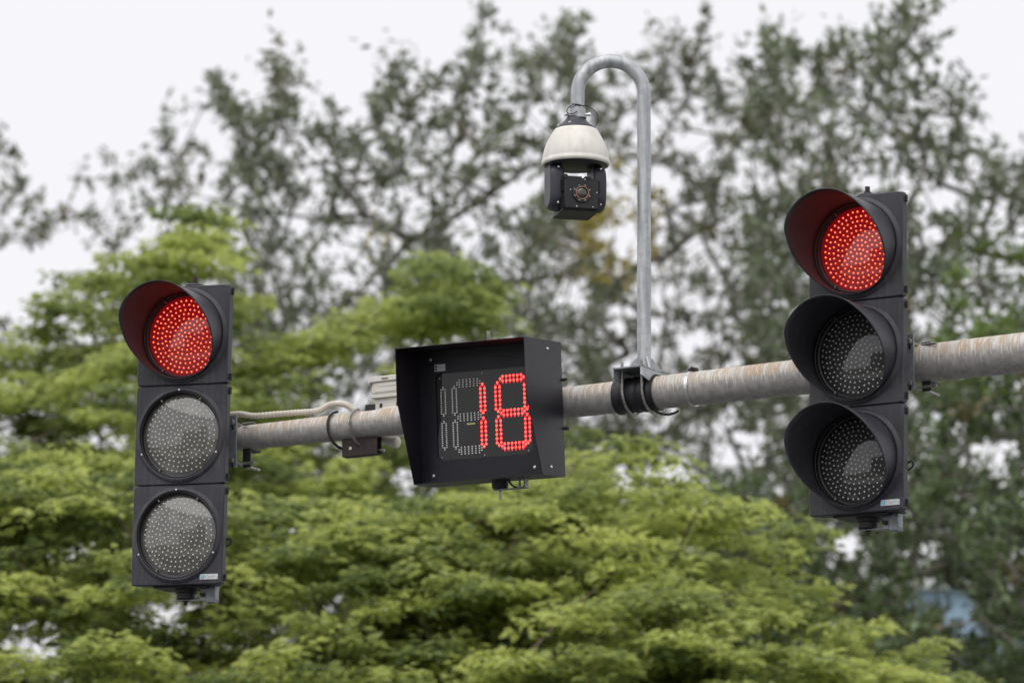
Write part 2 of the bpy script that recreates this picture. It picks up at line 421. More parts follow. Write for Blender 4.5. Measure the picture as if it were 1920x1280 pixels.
def signal_head(M, label, hoods, lit_lens, group, dusty):
    t = thing('traffic_signal', M, label, 'traffic light', group)
    for i in range(3):
        zc = S*(1-i); O = M @ Matrix.Translation((0, 0, zc))
        sec = face_mesh().build('signal_section', 'housing', t, O, angle=28)
        MB().lathe([(.1568, .016), (.1568, -.0035), (.1535, -.005), (.1515, -.0035), (.1500, .010), (.1445, .012), (.1440, .022)], 72, None, 'Y').build('bezel_ring', 'gasket', sec, O)
        lit = lit_lens and i == 0; hood = i in hoods
        MB().lathe([(.149, .030), (0.0001, .030)], 48, None, 'Y').build('led_board', 'back_red' if lit else 'back', sec, O)
        arr = (dots(led_rings(), .026, .0033, .003) if lit else dots(led_rings(), .018, .0030, .0012, dome=True)).build('led_array', 'led_red' if lit else ('led_dim' if hood else 'led_off'), sec, O)
        arr['kind'] = 'stuff'
        prof = [(.1455*math.sin(a), .014-.025*(math.cos(a)-math.cos(1.0))/(1-math.cos(1.0))) for a in np.linspace(1.0, 0.0, 12)]
        prof = [(r/math.sin(1.0), y) for r, y in prof]; prof[-1] = (.0002, prof[-1][1])
        lm = 'lens_red' if lit else ('lens_hood' if hood else 'lens')
        MB().lathe(prof, 64, None, 'Y').build('lens', lm, sec, O, angle=80)
        if hood:
            visor_mesh().build('visor', 'visor', sec, O, solid=.0025, angle=60)
        else:
            for a in (92, 205, 335):
                p = (.1615*math.cos(R_(a)), -.006, .1615*math.sin(R_(a)))
                MB().lathe([(0, -.006), (.0035, -.005), (.0042, 0), (.0042, .004)], 10, Matrix.Translation(p), 'Y').build('screw', 'screw', sec, O)
        for a in (60, 122, 238, 305):                       # lens clips on the bezel
            p = (.147*math.cos(R_(a)), .002, .147*math.sin(R_(a)))
            MB().box(-.002, .002, -.003, .010, -.004, .004, Matrix.Translation(p) @ Matrix.Rotation(R_(90-a), 4, 'Y')).build('lens_clip', 'bolt', sec, O)
        # hinge knuckles down the side of the door
        for zz in (-.155, .155):
            MB().rod((.1835, .020, zz-.012), (.1835, .020, zz+.012), .0045, 8).build('hinge', 'gasket', sec, O)
        if i == 2: MB().tube(smooth_path([(.166, .04, -.02), (.187, .045, -.012), (.189, .045, -.03), (.168, .04, -.045)], 5), .004, 8).build('door_latch', 'black_steel', sec, O)
        # tapering rear shell of the section
        m = MB(); hz = S/2-.0005
        m.add([(-.165, .031, -hz), (.165, .031, -hz), (.165, .031, hz), (-.165, .031, hz), (-.105, .165, -hz+.012), (.105, .165, -hz+.012), (.105, .165, hz-.012), (-.105, .165, hz-.012)],
              [(0, 1, 2, 3), (7, 6, 5, 4), (0, 4, 5, 1), (1, 5, 6, 2), (2, 6, 7, 3), (3, 7, 4, 0)])
        m.build('rear_shell', 'housing', sec, O, bevel=.006)
    # top cap, rusty bolt
    zt = 1.5*S
    MB().lathe([(0, zt-.002), (.036, zt-.002), (.036, zt+.014), (.030, zt+.019), (0, zt+.019)], 24, Matrix.Translation((0, .085, 0))).build('top_hub', 'housing', t, M)
    MB().lathe([(0, zt+.018), (.014, zt+.018), (.014, zt+.027), (.009, zt+.028), (.009, zt+.046), (0, zt+.046)], 8, Matrix.Translation((0, .085, 0))).build('top_bolt', 'rust', t, M)
    # bottom hub, bolt and bracket bar reaching round to the back
    zb = -1.5*S
    MB().lathe([(0, zb+.002), (.040, zb+.002), (.040, zb-.018), (.034, zb-.022), (.034, zb-.040), (0, zb-.040)], 24, Matrix.Translation((0, .085, 0))).build('bottom_hub', 'black_steel', t, M)
    MB().box(-.10, .10, .02, .15, zb-.006, zb+.001).build('bottom_plate', 'black_steel', t, M, bevel=.002)
    MB().lathe([(0, zb-.039), (.013, zb-.039), (.013, zb-.050), (.007, zb-.051), (.007, zb-.062), (0, zb-.062)], 8, Matrix.Translation((0, .085, 0))).build('bottom_bolt', 'rust', t, M)
    MB().box(-.03, .124, .070, .100, zb-.048, zb-.043).build('bracket_bar', 'steel', t, M, bevel=.001)
    MB().box(.088, .122, .066, .104, zb-.056, zb+.004).build('bracket_post', 'steel', t, M, bevel=.003)
    MB().box(.062, .090, .070, .074, zb-.045, zb+.002).build('bracket_web', 'steel', t, M, bevel=.001)
    MB().rod((.075, .055, zb-.028), (.075, .078, zb-.028), .008, 8).build('bracket_bolt', 'rust', t, M)
    # maker's sticker
    p = (.094, -.0012, zb+.018)
    st = MB().box(0, .070, -.0008, .0008, 0, .019, Matrix.Translation(p)).build('maker_sticker', 'sticker', t, M)
    MB().box(.003, .017, -.0016, -.0008, .003, .016, Matrix.Translation(p)).build('logo', 'sticker_blue', st, M)
    MB().box(.006, .014, -.0022, -.0016, .0115, .0135, Matrix.Translation(p)).build('logo_bar', 'sticker', st, M)
    MB().box(.009, .011, -.0022, -.0016, .005, .0135, Matrix.Translation(p)).build('logo_stem', 'sticker', st, M)
    text_mesh('CiadPro', .0155, M @ Matrix.Translation((p[0]+.0185, -.0024, p[2]+.0042)), st, 'ink')
    return t
ML = frame((-1.1849, 19.9739, 5.3961), R_(-21.97), R_(1.87), R_(2.0))
MR = frame((1.1505, 18.6501, 5.4207), R_(-31.77), R_(0.72), R_(1.06))
HL = signal_head(ML, 'black traffic light at the arm tip with a hood over only its red lamp', {0}, True, None, True)
HR = signal_head(MR, 'black traffic light with three hoods beside the camera pole side of the arm', {0, 1, 2}, True, None, False)
HR['label'] = 'black traffic light with hoods over all three lamps and red lit'

# clamps that carry the heads, built in the arm's frame from where they show beside the head
def head_clamp(head, px, y_top, y_bot, yo, rods):
    """vertical flat bar px = (left, right), bolts, and black clamp jaws above and below the arm"""
    a = plane_pt(px[0], y_top, A, yo); b = plane_pt(px[1], y_bot, A, yo)
    s0, s1 = a.x, b.x; zt, zb = a.z, b.z
    s_in = s0-.05
    bar = MB().box(s_in, s1, yo, yo+.006, zb, zt).build('mounting_bar', 'steel', head, A, bevel=.001)
    sc = s0*.35+s1*.65; sc = (s0+s1)/2
    for z in (zt-.026, zb+.026):
        MB().lathe([(0, -.011), (.008, -.011), (.010, -.007), (.010, 0), (.013, 0), (.013, .002), (0, .002)], 6, Matrix.Translation((sc, yo, z)), 'Y').build('clamp_bolt', 'bolt' , head, A)
        MB().box(sc-.003, sc+.003, yo-.0012, yo+.001, z-.026, z-.012).build('bolt_slot', 'gasket', head, A)
    r = arm_r(s1)
    yb = r+.02
    # jaws: folded black plates gripping the arm above and below
    for sg, z in ((1, zt-.028), (-1, zb+.020)):
        m = MB()
        za, zc_ = sorted((sg*(r-.006), z+sg*.012)); m.box(s1-.006, s1+.026, -.012, -.006, za, zc_)
        m.box(s1-.006, s1+.026, -.0125, .06, min(sg*(r-.004), sg*(r+.004)), max(sg*(r-.004), sg*(r+.004)))
        m.build('clamp_jaw', 'black_steel', head, A, bevel=.001)
        MB().rod((sc, yo, z), (sc, yb+.05, z), .0055, 8).build('threaded_rod', 'bolt', head, A)
        MB().rod((s1+.006, -.03, z), (s1+.07, -.055, z-.006), .0045, 8).build('clamp_pin', 'bolt', head, A)
    # stays that tie the head's back to the bar
    MB().box(s_in-.03, s_in+.02, yo+.006, yo+.05, zb+.03, zt-.03).build('back_bracket', 'black_steel', head, A, bevel=.002)
head_clamp(HL, (430, 442.5), 779, 876, -arm_r(.1)-.022, 0)
head_clamp(HR, (1699, 1714), 627, 731, -arm_r(2.9)-.022, 0)

# ------------------------------------------------------------------ countdown display
BW, BH, BT, BB = .5119, .4683, .2642, .1619
MBX = frame((-.0392, 19.5219, 5.1422), R_(-29.02), R_(5.63), R_(0.96))
box = thing('countdown_display', MBX, 'black hooded countdown box showing a red lit eighteen', 'countdown timer')
# back case behind the panel
MB().box(-BW/2+.002, BW/2-.002, -.098, 0, .002, BH-.002).build('case', 'box', box, bevel=.002)
# hood: sheet sides, top and bottom that reach forward
T = .0022; KZ = .285
side = [(0, 0), (-BB, 0), (-BT, KZ), (-BT, BH), (0, BH)]
for sg in (-1, 1):
    m = MB(); x0 = sg*BW/2; x1 = sg*(BW/2-T)
    n = len(side); vs = [(x0, y, z) for y, z in side] + [(x1, y, z) for y, z in side]
    fs = [tuple(range(n)), tuple(range(2*n-1, n-1, -1))] + [(i, (i+1) % n, (i+1) % n+n, i+n) for i in range(n)]
    m.add(vs, fs).build('hood_side', 'box', box, bevel=.0008)
MB().box(-BW/2+T, BW/2-T, -BT, -.0005, BH-T, BH).build('hood_top', 'box', box, bevel=.0006)
MB().box(-BW/2+T, BW/2-T, -BB, -.0005, 0, T).build('hood_bottom', 'box', box, bevel=.0006)
# front panel with a rounded window
def rrect(x0, x1, z0, z1, r, n=8):
    pts = []
    for cx, cz, a0 in ((x1-r, z1-r, 0), (x0+r, z1-r, 90), (x0+r, z0+r, 180), (x1-r, z0+r, 270)):
        for k in range(n+1):
            a = R_(a0+90*k/n); pts.append((cx+r*math.cos(a), cz+r*math.sin(a)))
    return pts
inner = rrect(-.188, .188, .081, .386, .024)
m = MB(); N = len(inner); hw = BW/2-T-.0005
outer = []
for x, z in inner:
    dx, dz = x, z-.2335
    q = min(hw/abs(dx) if dx else 9, (BH/2-T-.0005)/abs(dz) if dz else 9); outer.append((dx*q, .234+dz*q))
for cxx, czz in ((hw, BH-T-.0005), (-hw, BH-T-.0005), (-hw, T+.0005), (hw, T+.0005)):
    i = min(range(N), key=lambda k: (outer[k][0]-cxx)**2+(outer[k][1]-czz)**2); outer[i] = (cxx, czz)
vs = [(x, -.108, z) for x, z in outer] + [(x, -.108, z) for x, z in inner] + [(x, -.100, z) for x, z in inner]
fs = []
for j in (0, 1):
    for k in range(N): fs.append((j*N+k, j*N+N+k, j*N+N+(k+1) % N, j*N+(k+1) % N))
m.add(vs, fs).build('front_panel', 'box', box)
MB().prism(rrect(-.187, .187, .082, .385, .024)[::-1], -.1005, -.0985).build('led_board', 'board', box)
MB().add([(x, -.1045, z) for x, z in inner], [tuple(range(len(inner)))]).build('window_glass', 'glass', box)
YD = -.1049
def vseg(xc, z0, z1):
    P = []; n = 12
    for c in (-1, 1):
        for k in range(n): P.append((xc+c*.0083, z0+.0085+(z1-z0-.017)*k/(n-1), k))
    P += [(xc, z0, 0), (xc, z1, 0), (xc, z0+.006, 1), (xc, z1-.006, 1)]
    return P
def hseg(x0, x1, zc):
    P = []; n = 6
    for r_ in range(4):
        for k in range(n): P.append((x0+(x1-x0)*k/(n-1), zc+.0117-.0078*r_, r_))
    P += [(x0-.0095, zc+.004, 0), (x1+.0095, zc+.004, 0), (x0-.0095, zc-.004, 1), (x1+.0095, zc-.004, 1)]
    return P
def segment(P, lit):
    m0 = [(x, z) for x, z, k in P if k % 2 == 0]; m1 = [(x, z) for x, z, k in P if k % 2]
    o = dots(m0, YD, .0046 if lit else .0034, .0020, 1 if lit else .7).build('led_segment', 'led_red_box' if lit else 'led_unlit_box', box)
    if lit: o['label'] = 'lit red segment'
    d = dots(m1, YD, .0034, .0018, .7).build('spare_led_row', 'led_glow_spill' if lit else 'led_unlit_box', o)
for z0, z1 in ((.2365, .3365), (.1185, .2185)): segment(vseg(-.1605, z0, z1), False)
for xl, xr, on in ((-.1158, -.003, 'bc'), (.0568, .1708, 'abcdefg')):
    h0, h1 = xl+.0215, xr-.0195
    for key, P in dict(f=vseg(xl, .2365, .3365), e=vseg(xl, .1185, .2185), b=vseg(xr, .2365, .3365), c=vseg(xr, .1185, .2185),
                       a=hseg(h0, h1, .3452), g=hseg(h0, h1, .2265), d=hseg(h0, h1, .1105)).items():
        segment(P, key in on)
tg = MB().box(-.069, -.036, -.1056, -.1047, .1985, .2045).build('paper_tag', 'yellow_tag', box)
for x, z in ((-.172, .368), (-.003, .374), (-.172, .092), (-.002, .088), (.172, .092)):
    MB().lathe([(0, -.1065), (.002, -.106), (.0024, -.1043)], 8, Matrix.Translation((x, 0, z)), 'Y').build('board_screw', 'screw', box)
for x, z in ((-.205, .437), (-.2065, .030), (.196, .032), (.205, .437)):
    MB().lathe([(0, -.1110), (.002, -.1112), (.0055, -.1100), (.0060, -.1078)], 12, Matrix.Translation((x, 0, z)), 'Y').build('panel_screw', 'screw', box)
for y, z in ((-.10, .030), (-.10, .44)):
    MB().lathe([(0, BW/2+.003), (.004, BW/2+.003), (.0055, BW/2-.001)], 10, Matrix.Translation((0, y, z)), 'X').build('side_screw', 'screw', box)
lab = MB().box(-.189, -.146, -.1092, -.1079, .394, .418).build('info_label', 'sticker', box)
for k, (x0, x1, z) in enumerate(((-.175, -.166, .4125), (-.175, -.152, .4075), (-.175, -.155, .4025), (-.175, -.149, .3985))):
    MB().box(x0, x1, -.1096, -.1092, z, z+.0014).build('printed_line', 'ink', lab)
for z in (.397, .4075): MB().box(-.1865, -.179, -.1096, -.1092, z, z+.0075).build('printed_block', 'ink_black', lab)
# top bolt, bottom hub and bracket
MB().lathe([(0, BH-.001), (.016, BH-.001), (.016, BH+.003), (.010, BH+.003), (.010, BH+.012), (.0058, BH+.012), (.0058, BH+.050), (0, BH+.050)], 12, Matrix.Translation((.034, -.115, 0))).build('top_bolt', 'bolt', box)
MB().lathe([(0, .001), (.029, .001), (.029, -.022), (.026, -.028), (0, -.028)], 20, Matrix.Translation((.030, -.06, 0))).build('bottom_hub', 'black_steel', box)
MB().lathe([(0, -.027), (.007, -.027), (.007, -.035), (.0055, -.036), (.0055, -.066), (0, -.066)], 10, Matrix.Translation((.030, -.06, 0))).build('bottom_bolt', 'bolt', box)
MB().box(.010, .135, -.075, -.045, -.034, -.030).build('bracket_bar', 'steel', box, bevel=.0008)
MB().box(.131, .135, -.075, -.045, -.034, .002).build('bracket_leg', 'steel', box, bevel=.0008)
MB().box(.112, .118, -.075, -.070, -.032, .002).build('bracket_stay', 'steel', box)
MB().tube(smooth_path([(.062, -.06, .002), (.075, -.062, -.016), (.10, -.07, -.030), (.125, -.068, -.030), (.128, -.05, -.01)], 8), .0032, 8).build('cable', 'rubber', box)
for z in (.17, .34):
    MB().rod((BW/2-.05, .012, z), (BW/2+.012, .012, z), .006, 8).build('back_bolt', 'rust', box)
# rear saddle that seats the case on the arm
MB().box(-.16, .16, -.001, .03, .16, .36).build('back_saddle', 'black_steel', box, bevel=.002)

# ------------------------------------------------------------------ gooseneck pole with clamp
sp = plane_pt(1208, 690, A, .0).x
pole_w = A @ Vector((sp, 0, 0)); PY = pole_w.y
Zpl = plane_pt(1204, 684, A, -.11).z                      # height of the clamp plate above the arm axis
gp = thing('gooseneck_pole', A @ Matrix.Translation((sp, 0, Zpl)), 'tall galvanised gooseneck pole bolted on top of the arm', 'pole')
RP = .0240
P0 = at(1208, 690, PY); Ptop = at(1207, 175, PY); Plow = at(1083, 200, PY)
path = [Vector((pole_w.x, PY, pole_w.z+Zpl-.004)), Vector((pole_w.x, PY, P0.z+.2)), Vector((Ptop.x, PY, Ptop.z-.2))]
cxw = (Ptop.x+Plow.x)/2; rr = (Ptop.x-Plow.x)/2
for k in range(0, 29):
    a = math.pi*k/28; path.append(Vector((cxw+rr*math.cos(a), PY, Ptop.z+rr*math.sin(a))))
path += [Vector((Plow.x, PY, Plow.z+.02)), Vector((Plow.x, PY, Plow.z-.01))]
MB().tube(path, RP, 28).build('gooseneck_tube', 'galv', gp, Matrix.Identity(4), angle=60)
s0, s1 = plane_pt(1149.5, 691, A, -.11).x, plane_pt(1204, 684, A, -.11).x
m = MB(); LW = .115
m.box(s0, s1, -LW, LW, Zpl-.006, Zpl)
m.build('clamp_plate', 'steel', gp, A, bevel=.0008)
for sa, sbx in ((s0, s0+.005), (s1-.005, s1)):             # flanges cut to straddle the arm
    r = arm_r(sp)+.008; pts = [(-LW, Zpl-.006), (-LW, Zpl-.034), (-r*.9, Zpl-.046)]
    for k in range(9):
        y = -r*.9+1.8*r*k/8; pts.append((y, max(Zpl-.046, math.sqrt(max(r*r-y*y, 0)))))
    pts += [(r*.9, Zpl-.046), (LW, Zpl-.034), (LW, Zpl-.006)]
    n = len(pts); vs = [(sa, y, z) for y, z in pts]+[(sbx, y, z) for y, z in pts]
    m = MB(); m.add(vs, [tuple(range(n)), tuple(range(2*n-1, n-1, -1))]+[(i, (i+1) % n, (i+1) % n+n, i+n) for i in range(n)])
    m.build('clamp_flange', 'galv', gp, A)
for k in range(4):
    a = math.pi/4+k*math.pi/2
    Mg = A @ Matrix.Translation((sp, 0, Zpl)) @ Matrix.Rotation(a, 4, 'Z')
    MB().prism([(RP-.003, -.001), (.062, -.001), (.062, .006), (.030, .048), (RP-.003, .048)], -.0025, .0025).build('gusset', 'galv', gp, Mg)
MB().lathe([(RP-.002, .0), (RP+.006, .001), (RP+.001, .008)], 24, Matrix.Translation((sp, 0, Zpl))).build('weld_bead', 'galv', gp, A)
# rubber wrap, U-bolts with rusty nuts
w0, w1 = arm_s(1161), arm_s(1236)
prof = []
for k in range(17):
    s = w0+(w1-w0)*k/16; prof.append((arm_r(s)+.0055+.0022*math.sin(k*1.9)+(.002 if k in (0, 16) else 0), s))
MB().lathe([(arm_r(w0)-.001, w0)]+prof+[(arm_r(w1)-.001, w1)], 48, None, 'X').build('rubber_wrap', 'rubber', gp, A)
for px in (1166, 1203):
    su = plane_pt(px, 700, A, -.07).x; ru = arm_r(su)+.0125
    P = [(su, -ru, Zpl+.028), (su, -ru, Zpl*.5)]
    for k in range(19):
        a = math.pi*k/18; P.append((su+.006*math.sin(a), -ru*math.cos(a), -ru*math.sin(a)))
    P += [(su, ru, Zpl*.5), (su, ru, Zpl+.028)]
    ub = MB().tube(P, .0052, 10).build('u_bolt', 'bolt', gp, A)
    for sy in (-1, 1):
        MB().lathe([(0, Zpl), (.0125, Zpl), (.0125, Zpl+.002), (.0095, Zpl+.002), (.0095, Zpl+.009), (0, Zpl+.009)], 6, Matrix.Translation((su, sy*ru, 0))).build('nut', 'rust', ub, A)
# slack cable looped under the wrap
cb = []
for k in range(15):
    a = R_(-165+150*k/14)
    cb.append((arm_s(1244)+.012+.03*math.cos(a)*1.1, -.03+.004*k, -arm_r(2.1)-.002+.020*math.sin(a)))
tag(MB().tube(cb, .0042, 8).build('black_cable', 'rubber', None, A), 'slack black cable loop hanging below the arm by the rubber wrap', 'cable')
cb2 = [(x+.006, y+.008, z*1.04+.004) for x, y, z in cb]

# ------------------------------------------------------------------ dome camera
PM = Matrix.Translation(at(1079.5, 306, PY)); u = 1/541.0    # metres per photo pixel here
cx_n = Plow.x-PM.translation.x
ptz = thing('dome_camera', PM, 'cream and black dome surveillance camera hanging from the gooseneck pole', 'camera')
k_ = lambda px: px*u
MB().lathe([(.0, .200), (.0275, .200), (.0275, .168), (.0315, .166), (.0315, .160), (.0, .160)], 28, Matrix.Translation((cx_n, 0, 0))).build('collar', 'galv', ptz, PM)
for a in (200, 340, 80):
    d = Vector((math.cos(R_(a)), math.sin(R_(a)), 0)); c = Vector((cx_n, 0, .171))
    MB().rod(c+d*.024, c+d*.044, .0045, 8).build('collar_screw', 'screw', ptz, PM)
    MB().rod(c+d*.042, c+d*.048, .0065, 8).build('screw_head', 'screw', ptz, PM)
MB().lathe([(.0, .166), (.030, .166), (.033, .158), (.047, .142), (.066, .128), (.072, .122), (.072, .116), (0, .116)], 40).build('neck_cone', 'yoke', ptz, PM)
for a in (250, 330, 190): MB().lathe([(0, .004), (.005, .003), (.005, -.002)], 8, Matrix.Translation((.060*math.cos(R_(a)), .060*math.sin(R_(a)), .133)) ).build('cone_screw', 'screw', ptz, PM)
prof = [(.0, .1235), (.066, .1225), (.074, .118)]
for k in range(1, 15):
    t = k/14; prof.append((.074+(.1165-.074)*math.sin(t*math.pi/2)**.93, .118-.112*t))
prof += [(.1185, .004), (.1190, -.003), (.1175, -.008), (.113, -.010), (.108, -.004)]
MB().lathe(prof, 64).build('dome_shell', 'dome', ptz, PM, angle=50)
MB().lathe([(.109, -.002), (.105, -.007), (.096, -.011), (.092, -.014), (0, -.014)], 56).build('turntable', 'yoke', ptz, PM)
PYAW = R_(14)
PB = PM @ Matrix.Rotation(PYAW, 4, 'Z')
def yoke_arm(sg):
    # rounded pod outline in (y, z), bowed outward
    out = [(-.052, -.012), (-.056, -.06), (-.056, -.125), (-.050, -.152), (-.034, -.170), (0, -.178), (.034, -.170), (.050, -.152), (.056, -.125), (.056, -.06), (.052, -.012)]
    m = MB(); n = len(out); vs = []; fs = []
    layers = [(.052, .86), (.054, .97), (.066, 1.0), (.084, .98), (.096, .90), (.1025, .72)]
    zc = -.085
    for x, q in layers:
        for y, z in out: vs.append((sg*x, y*q, zc+(z-zc)*(q*.5+.5 if z > zc else q**.6)))
    for j in range(len(layers)-1):
        for k in range(n):
            a, b = j*n+k, j*n+(k+1) % n; fs.append((a, b, b+n, a+n) if sg > 0 else (b, a, a+n, b+n))
    fs += [tuple(range(n)), tuple(range(len(vs)-n, len(vs)))]
    o = m.add(vs, fs).build('yoke_arm', 'yoke', ptz, PB, angle=45)
    b = o.modifiers.new('round', 'SUBSURF'); b.levels = 1; b.render_levels = 2
    for z in (-.03, -.155): MB().lathe([(0, -.006), (.0035, -.005), (.0038, 0)], 8, Matrix.Translation((sg*.076, -.053 if z > -.1 else -.046, z)), 'Y').build('yoke_screw', 'screw', o, PB)
for sg in (-1, 1): yoke_arm(sg)
bw, bz0, bz1, by0, by1 = .0605, -.180, -.071, -.080, .070
MB().box(-bw, bw, by0, by1, bz0, bz1).build('camera_block', 'camblock', ptz, PB, bevel=.003)
MB().box(-bw-.004, bw+.004, by0+.012, by1+.004, bz0-.006, bz0+.004).build('block_base', 'camblock', ptz, PB, bevel=.002)
for k in range(9):
    MB().box(-bw+.012+k*.006, -bw+.0145+k*.006, by0+.004, by1-.01, bz1-.001, bz1+.007).build('top_fin', 'camblock', ptz, PB)
MB().box(-bw-.003, -bw+.010, by0-.002, by1-.01, bz1-.004, bz1+.011).build('top_corner', 'camblock', ptz, PB, bevel=.001)
MB().box(.012, .034, by0-.002, by0+.05, bz1-.004, bz1+.006).build('top_lug', 'camblock', ptz, PB, bevel=.001)
for k in range(14):
    z = bz0+.004+k*.0073
    if k in (6, 7): continue
    for sg in (-1, 1):
        MB().box(min(sg*(bw-.001), sg*(bw+.008)), max(sg*(bw-.001), sg*(bw+.008)), by0+.003, by0+.03, z, z+.003).build('side_fin', 'camblock', ptz, PB)
OC = PB @ Matrix.Translation((.0005, by0, -.1255))
MB().lathe([(.0, .004), (.034, .004), (.034, -.004), (.032, -.006), (.0235, -.006), (.0225, -.003), (0, -.003)], 36, None, 'Y').build('optic_ring', 'gasket', ptz, OC)
MB().lathe([(.0208, -.005), (.0208, -.009), (.0220, -.0095), (.0232, -.009), (.0232, -.004)], 36, None, 'Y').build('copper_ring', 'copper', ptz, OC)
MB().lathe([(.0205, -.004), (.016, -.0065), (.009, -.0085), (.0002, -.009)], 32, None, 'Y').build('optic', 'optic', ptz, OC)
for k in range(8):
    a = R_(22.5+45*k)
    MB().lathe([(0.0002, -.0085), (.003, -.0078), (.0037, -.0055)], 10, Matrix.Translation((.0285*math.cos(a), 0, .0285*math.sin(a))), 'Y').build('infrared_led', 'steel', ptz, OC)
for x, z in ((-.040, -.115), (-.018, -.173), (.040, -.173), (.055, -.121), (.012, -.076)):
    MB().lathe([(0, -.002), (.0022, -.0016), (.0025, .001)], 8, Matrix.Translation((x, by0, z)), 'Y').build('block_screw', 'screw', ptz, PB)
# loose tie wire about the neck
zt = .196
P = [(cx_n-.022, -.026, zt+.012), (cx_n+.002, -.030, zt+.004), (cx_n+.028, -.012, zt+.006), (cx_n+.055, 0, zt-.004), (cx_n+.072, 0, zt-.028), (cx_n+.066, 0, zt-.058), (cx_n+.052, -.004, zt-.072)]
tag(MB().tube(smooth_path(P, 8), .0013, 6).build('tie_wire', 'black_steel', None, PM), 'thin dark wire looped beside the camera neck', 'wire')
P = [(cx_n+.010, -.031, zt+.003), (cx_n-.012, -.030, zt+.008), (cx_n-.034, -.018, zt-.004), (cx_n-.036, -.018, zt-.020), (cx_n-.018, -.031, zt-.026), (cx_n-.002, -.033, zt-.018)]
tag(MB().tube(smooth_path(P, 8), .0017, 6).build('tie_wire', 'black_steel', None, PM), 'short dark wire twisted tight round the camera collar', 'wire')
ring = [(cx_n+.0262*math.cos(2*math.pi*k/20), .0262*math.sin(2*math.pi*k/20), zt+.003+.004*math.sin(k*.9)) for k in range(20)]
tag(MB().tube(ring, .0022, 6, closed=True).build('cable_tie', 'rubber', None, PM), 'black cable tie ringing the gooseneck tube just above the camera collar', 'cable tie')

# ------------------------------------------------------------------ white detector, conduit, rusty bracket
DY = .115
dl = plane_pt(695, 706, A, DY); db = plane_pt(700, 762, A, DY)
DM = A @ Matrix.Translation((dl.x, DY, 0))
det = thing('detector_housing', DM, 'white plastic detector box half hidden behind the countdown box', 'detector')
zt = dl.z; wv = .20
q = lambda py: plane_pt(712, py, A, DY).z
def trap(x0a, x0b, za, zb_, y0, y1): return [(x0b, zb_), (wv-x0b, zb_), (wv-x0a, za), (x0a, za)]
MB().prism([(-.004, q(721)), (.004, q(716)), (wv-.004, q(716)), (wv+.004, q(721)), (wv+.002, q(708)), (wv-.010, q(706)), (.010, q(706)), (-.002, q(708))], -.012, .17).build('lid', 'white', det, DM, bevel=.002)
MB().prism([(.002, q(738)), (wv-.002, q(738)), (wv-.008, q(714)), (.008, q(714))], -.002, .16).build('body', 'white', det, DM, bevel=.003)
MB().prism([(.016, q(735)), (wv-.016, q(735)), (wv-.016, q(717)), (.016, q(717))], -.0045, 0).build('cover_plate', 'white', det, DM, bevel=.001)
MB().prism([(.036, q(725)), (wv-.05, q(725)), (wv-.05, q(719)), (.036, q(719))], -.0062, -.004).build('nameplate', 'white', det, DM, bevel=.0006)
MB().prism([(.054, q(712.5)), (.080, q(712.5)), (.080, q(710)), (.054, q(710))], -.0145, -.010).build('lid_catch', 'white_dark', det, DM)
MB().prism([(.006, q(746)), (wv-.006, q(746)), (wv-.001, q(739)), (.001, q(739))], -.006, .165).build('skirt', 'white', det, DM, bevel=.002)
MB().prism([(.014, q(790)), (wv-.02, q(790)), (wv-.02, q(746)), (.014, q(746))], .006, .15).build('pedestal', 'white', det, DM, bevel=.002)
for px in (713, 744):
    s = plane_pt(px, 758, A, DY).x-dl.x
    MB().box(s-.005, s+.005, .0035, .008, q(763), q(756)).build('slot', 'gasket', det, DM)
# rounded foot of the detector below the arm
pth = [plane_pt(700, 815, A, .07), plane_pt(722, 823, A, .07), plane_pt(740, 828, A, .07), plane_pt(748, 829, A, .07)]
pth = [p+Vector((0, .0, 0)) for p in pth]
MB().tube(smooth_path(pth, 6), [(.012+.009*min(1, i/12))*{16: .92, 17: .72, 18: .35}.get(i, 1) for i in range(19)], 16).build('lower_spout', 'white', det, A)
MB().box(plane_pt(716, 800, A, .07).x, plane_pt(745, 800, A, .07).x, .062, .14, plane_pt(716, 816, A, .07).z, q(770)).build('spine', 'white', det, A, bevel=.004)

# corrugated conduit from the signal's clamp to the arm
pts = [(405, 781), (430, 778), (450, 776), (476, 779.5), (520, 776), (562, 773), (598, 769.5), (618, 759), (636, 756.5), (650, 759), (662, 768), (670, 778)]
yoff = [.02, .02, .02, .02, .02, .02, .02, .015, .01, .01, .02, .045]
P = [plane_pt(x, y, A, o) for (x, y), o in zip(pts, yoff)]
sp_ = smooth_path(P, 26)
tag(MB().tube(sp_, [.0116 if i % 4 < 2 else .0098 for i in range(len(sp_))], 16).build('flexible_conduit', 'conduit', None, A, angle=60),
    'cream corrugated cable conduit running above the thin end of the arm', 'conduit')

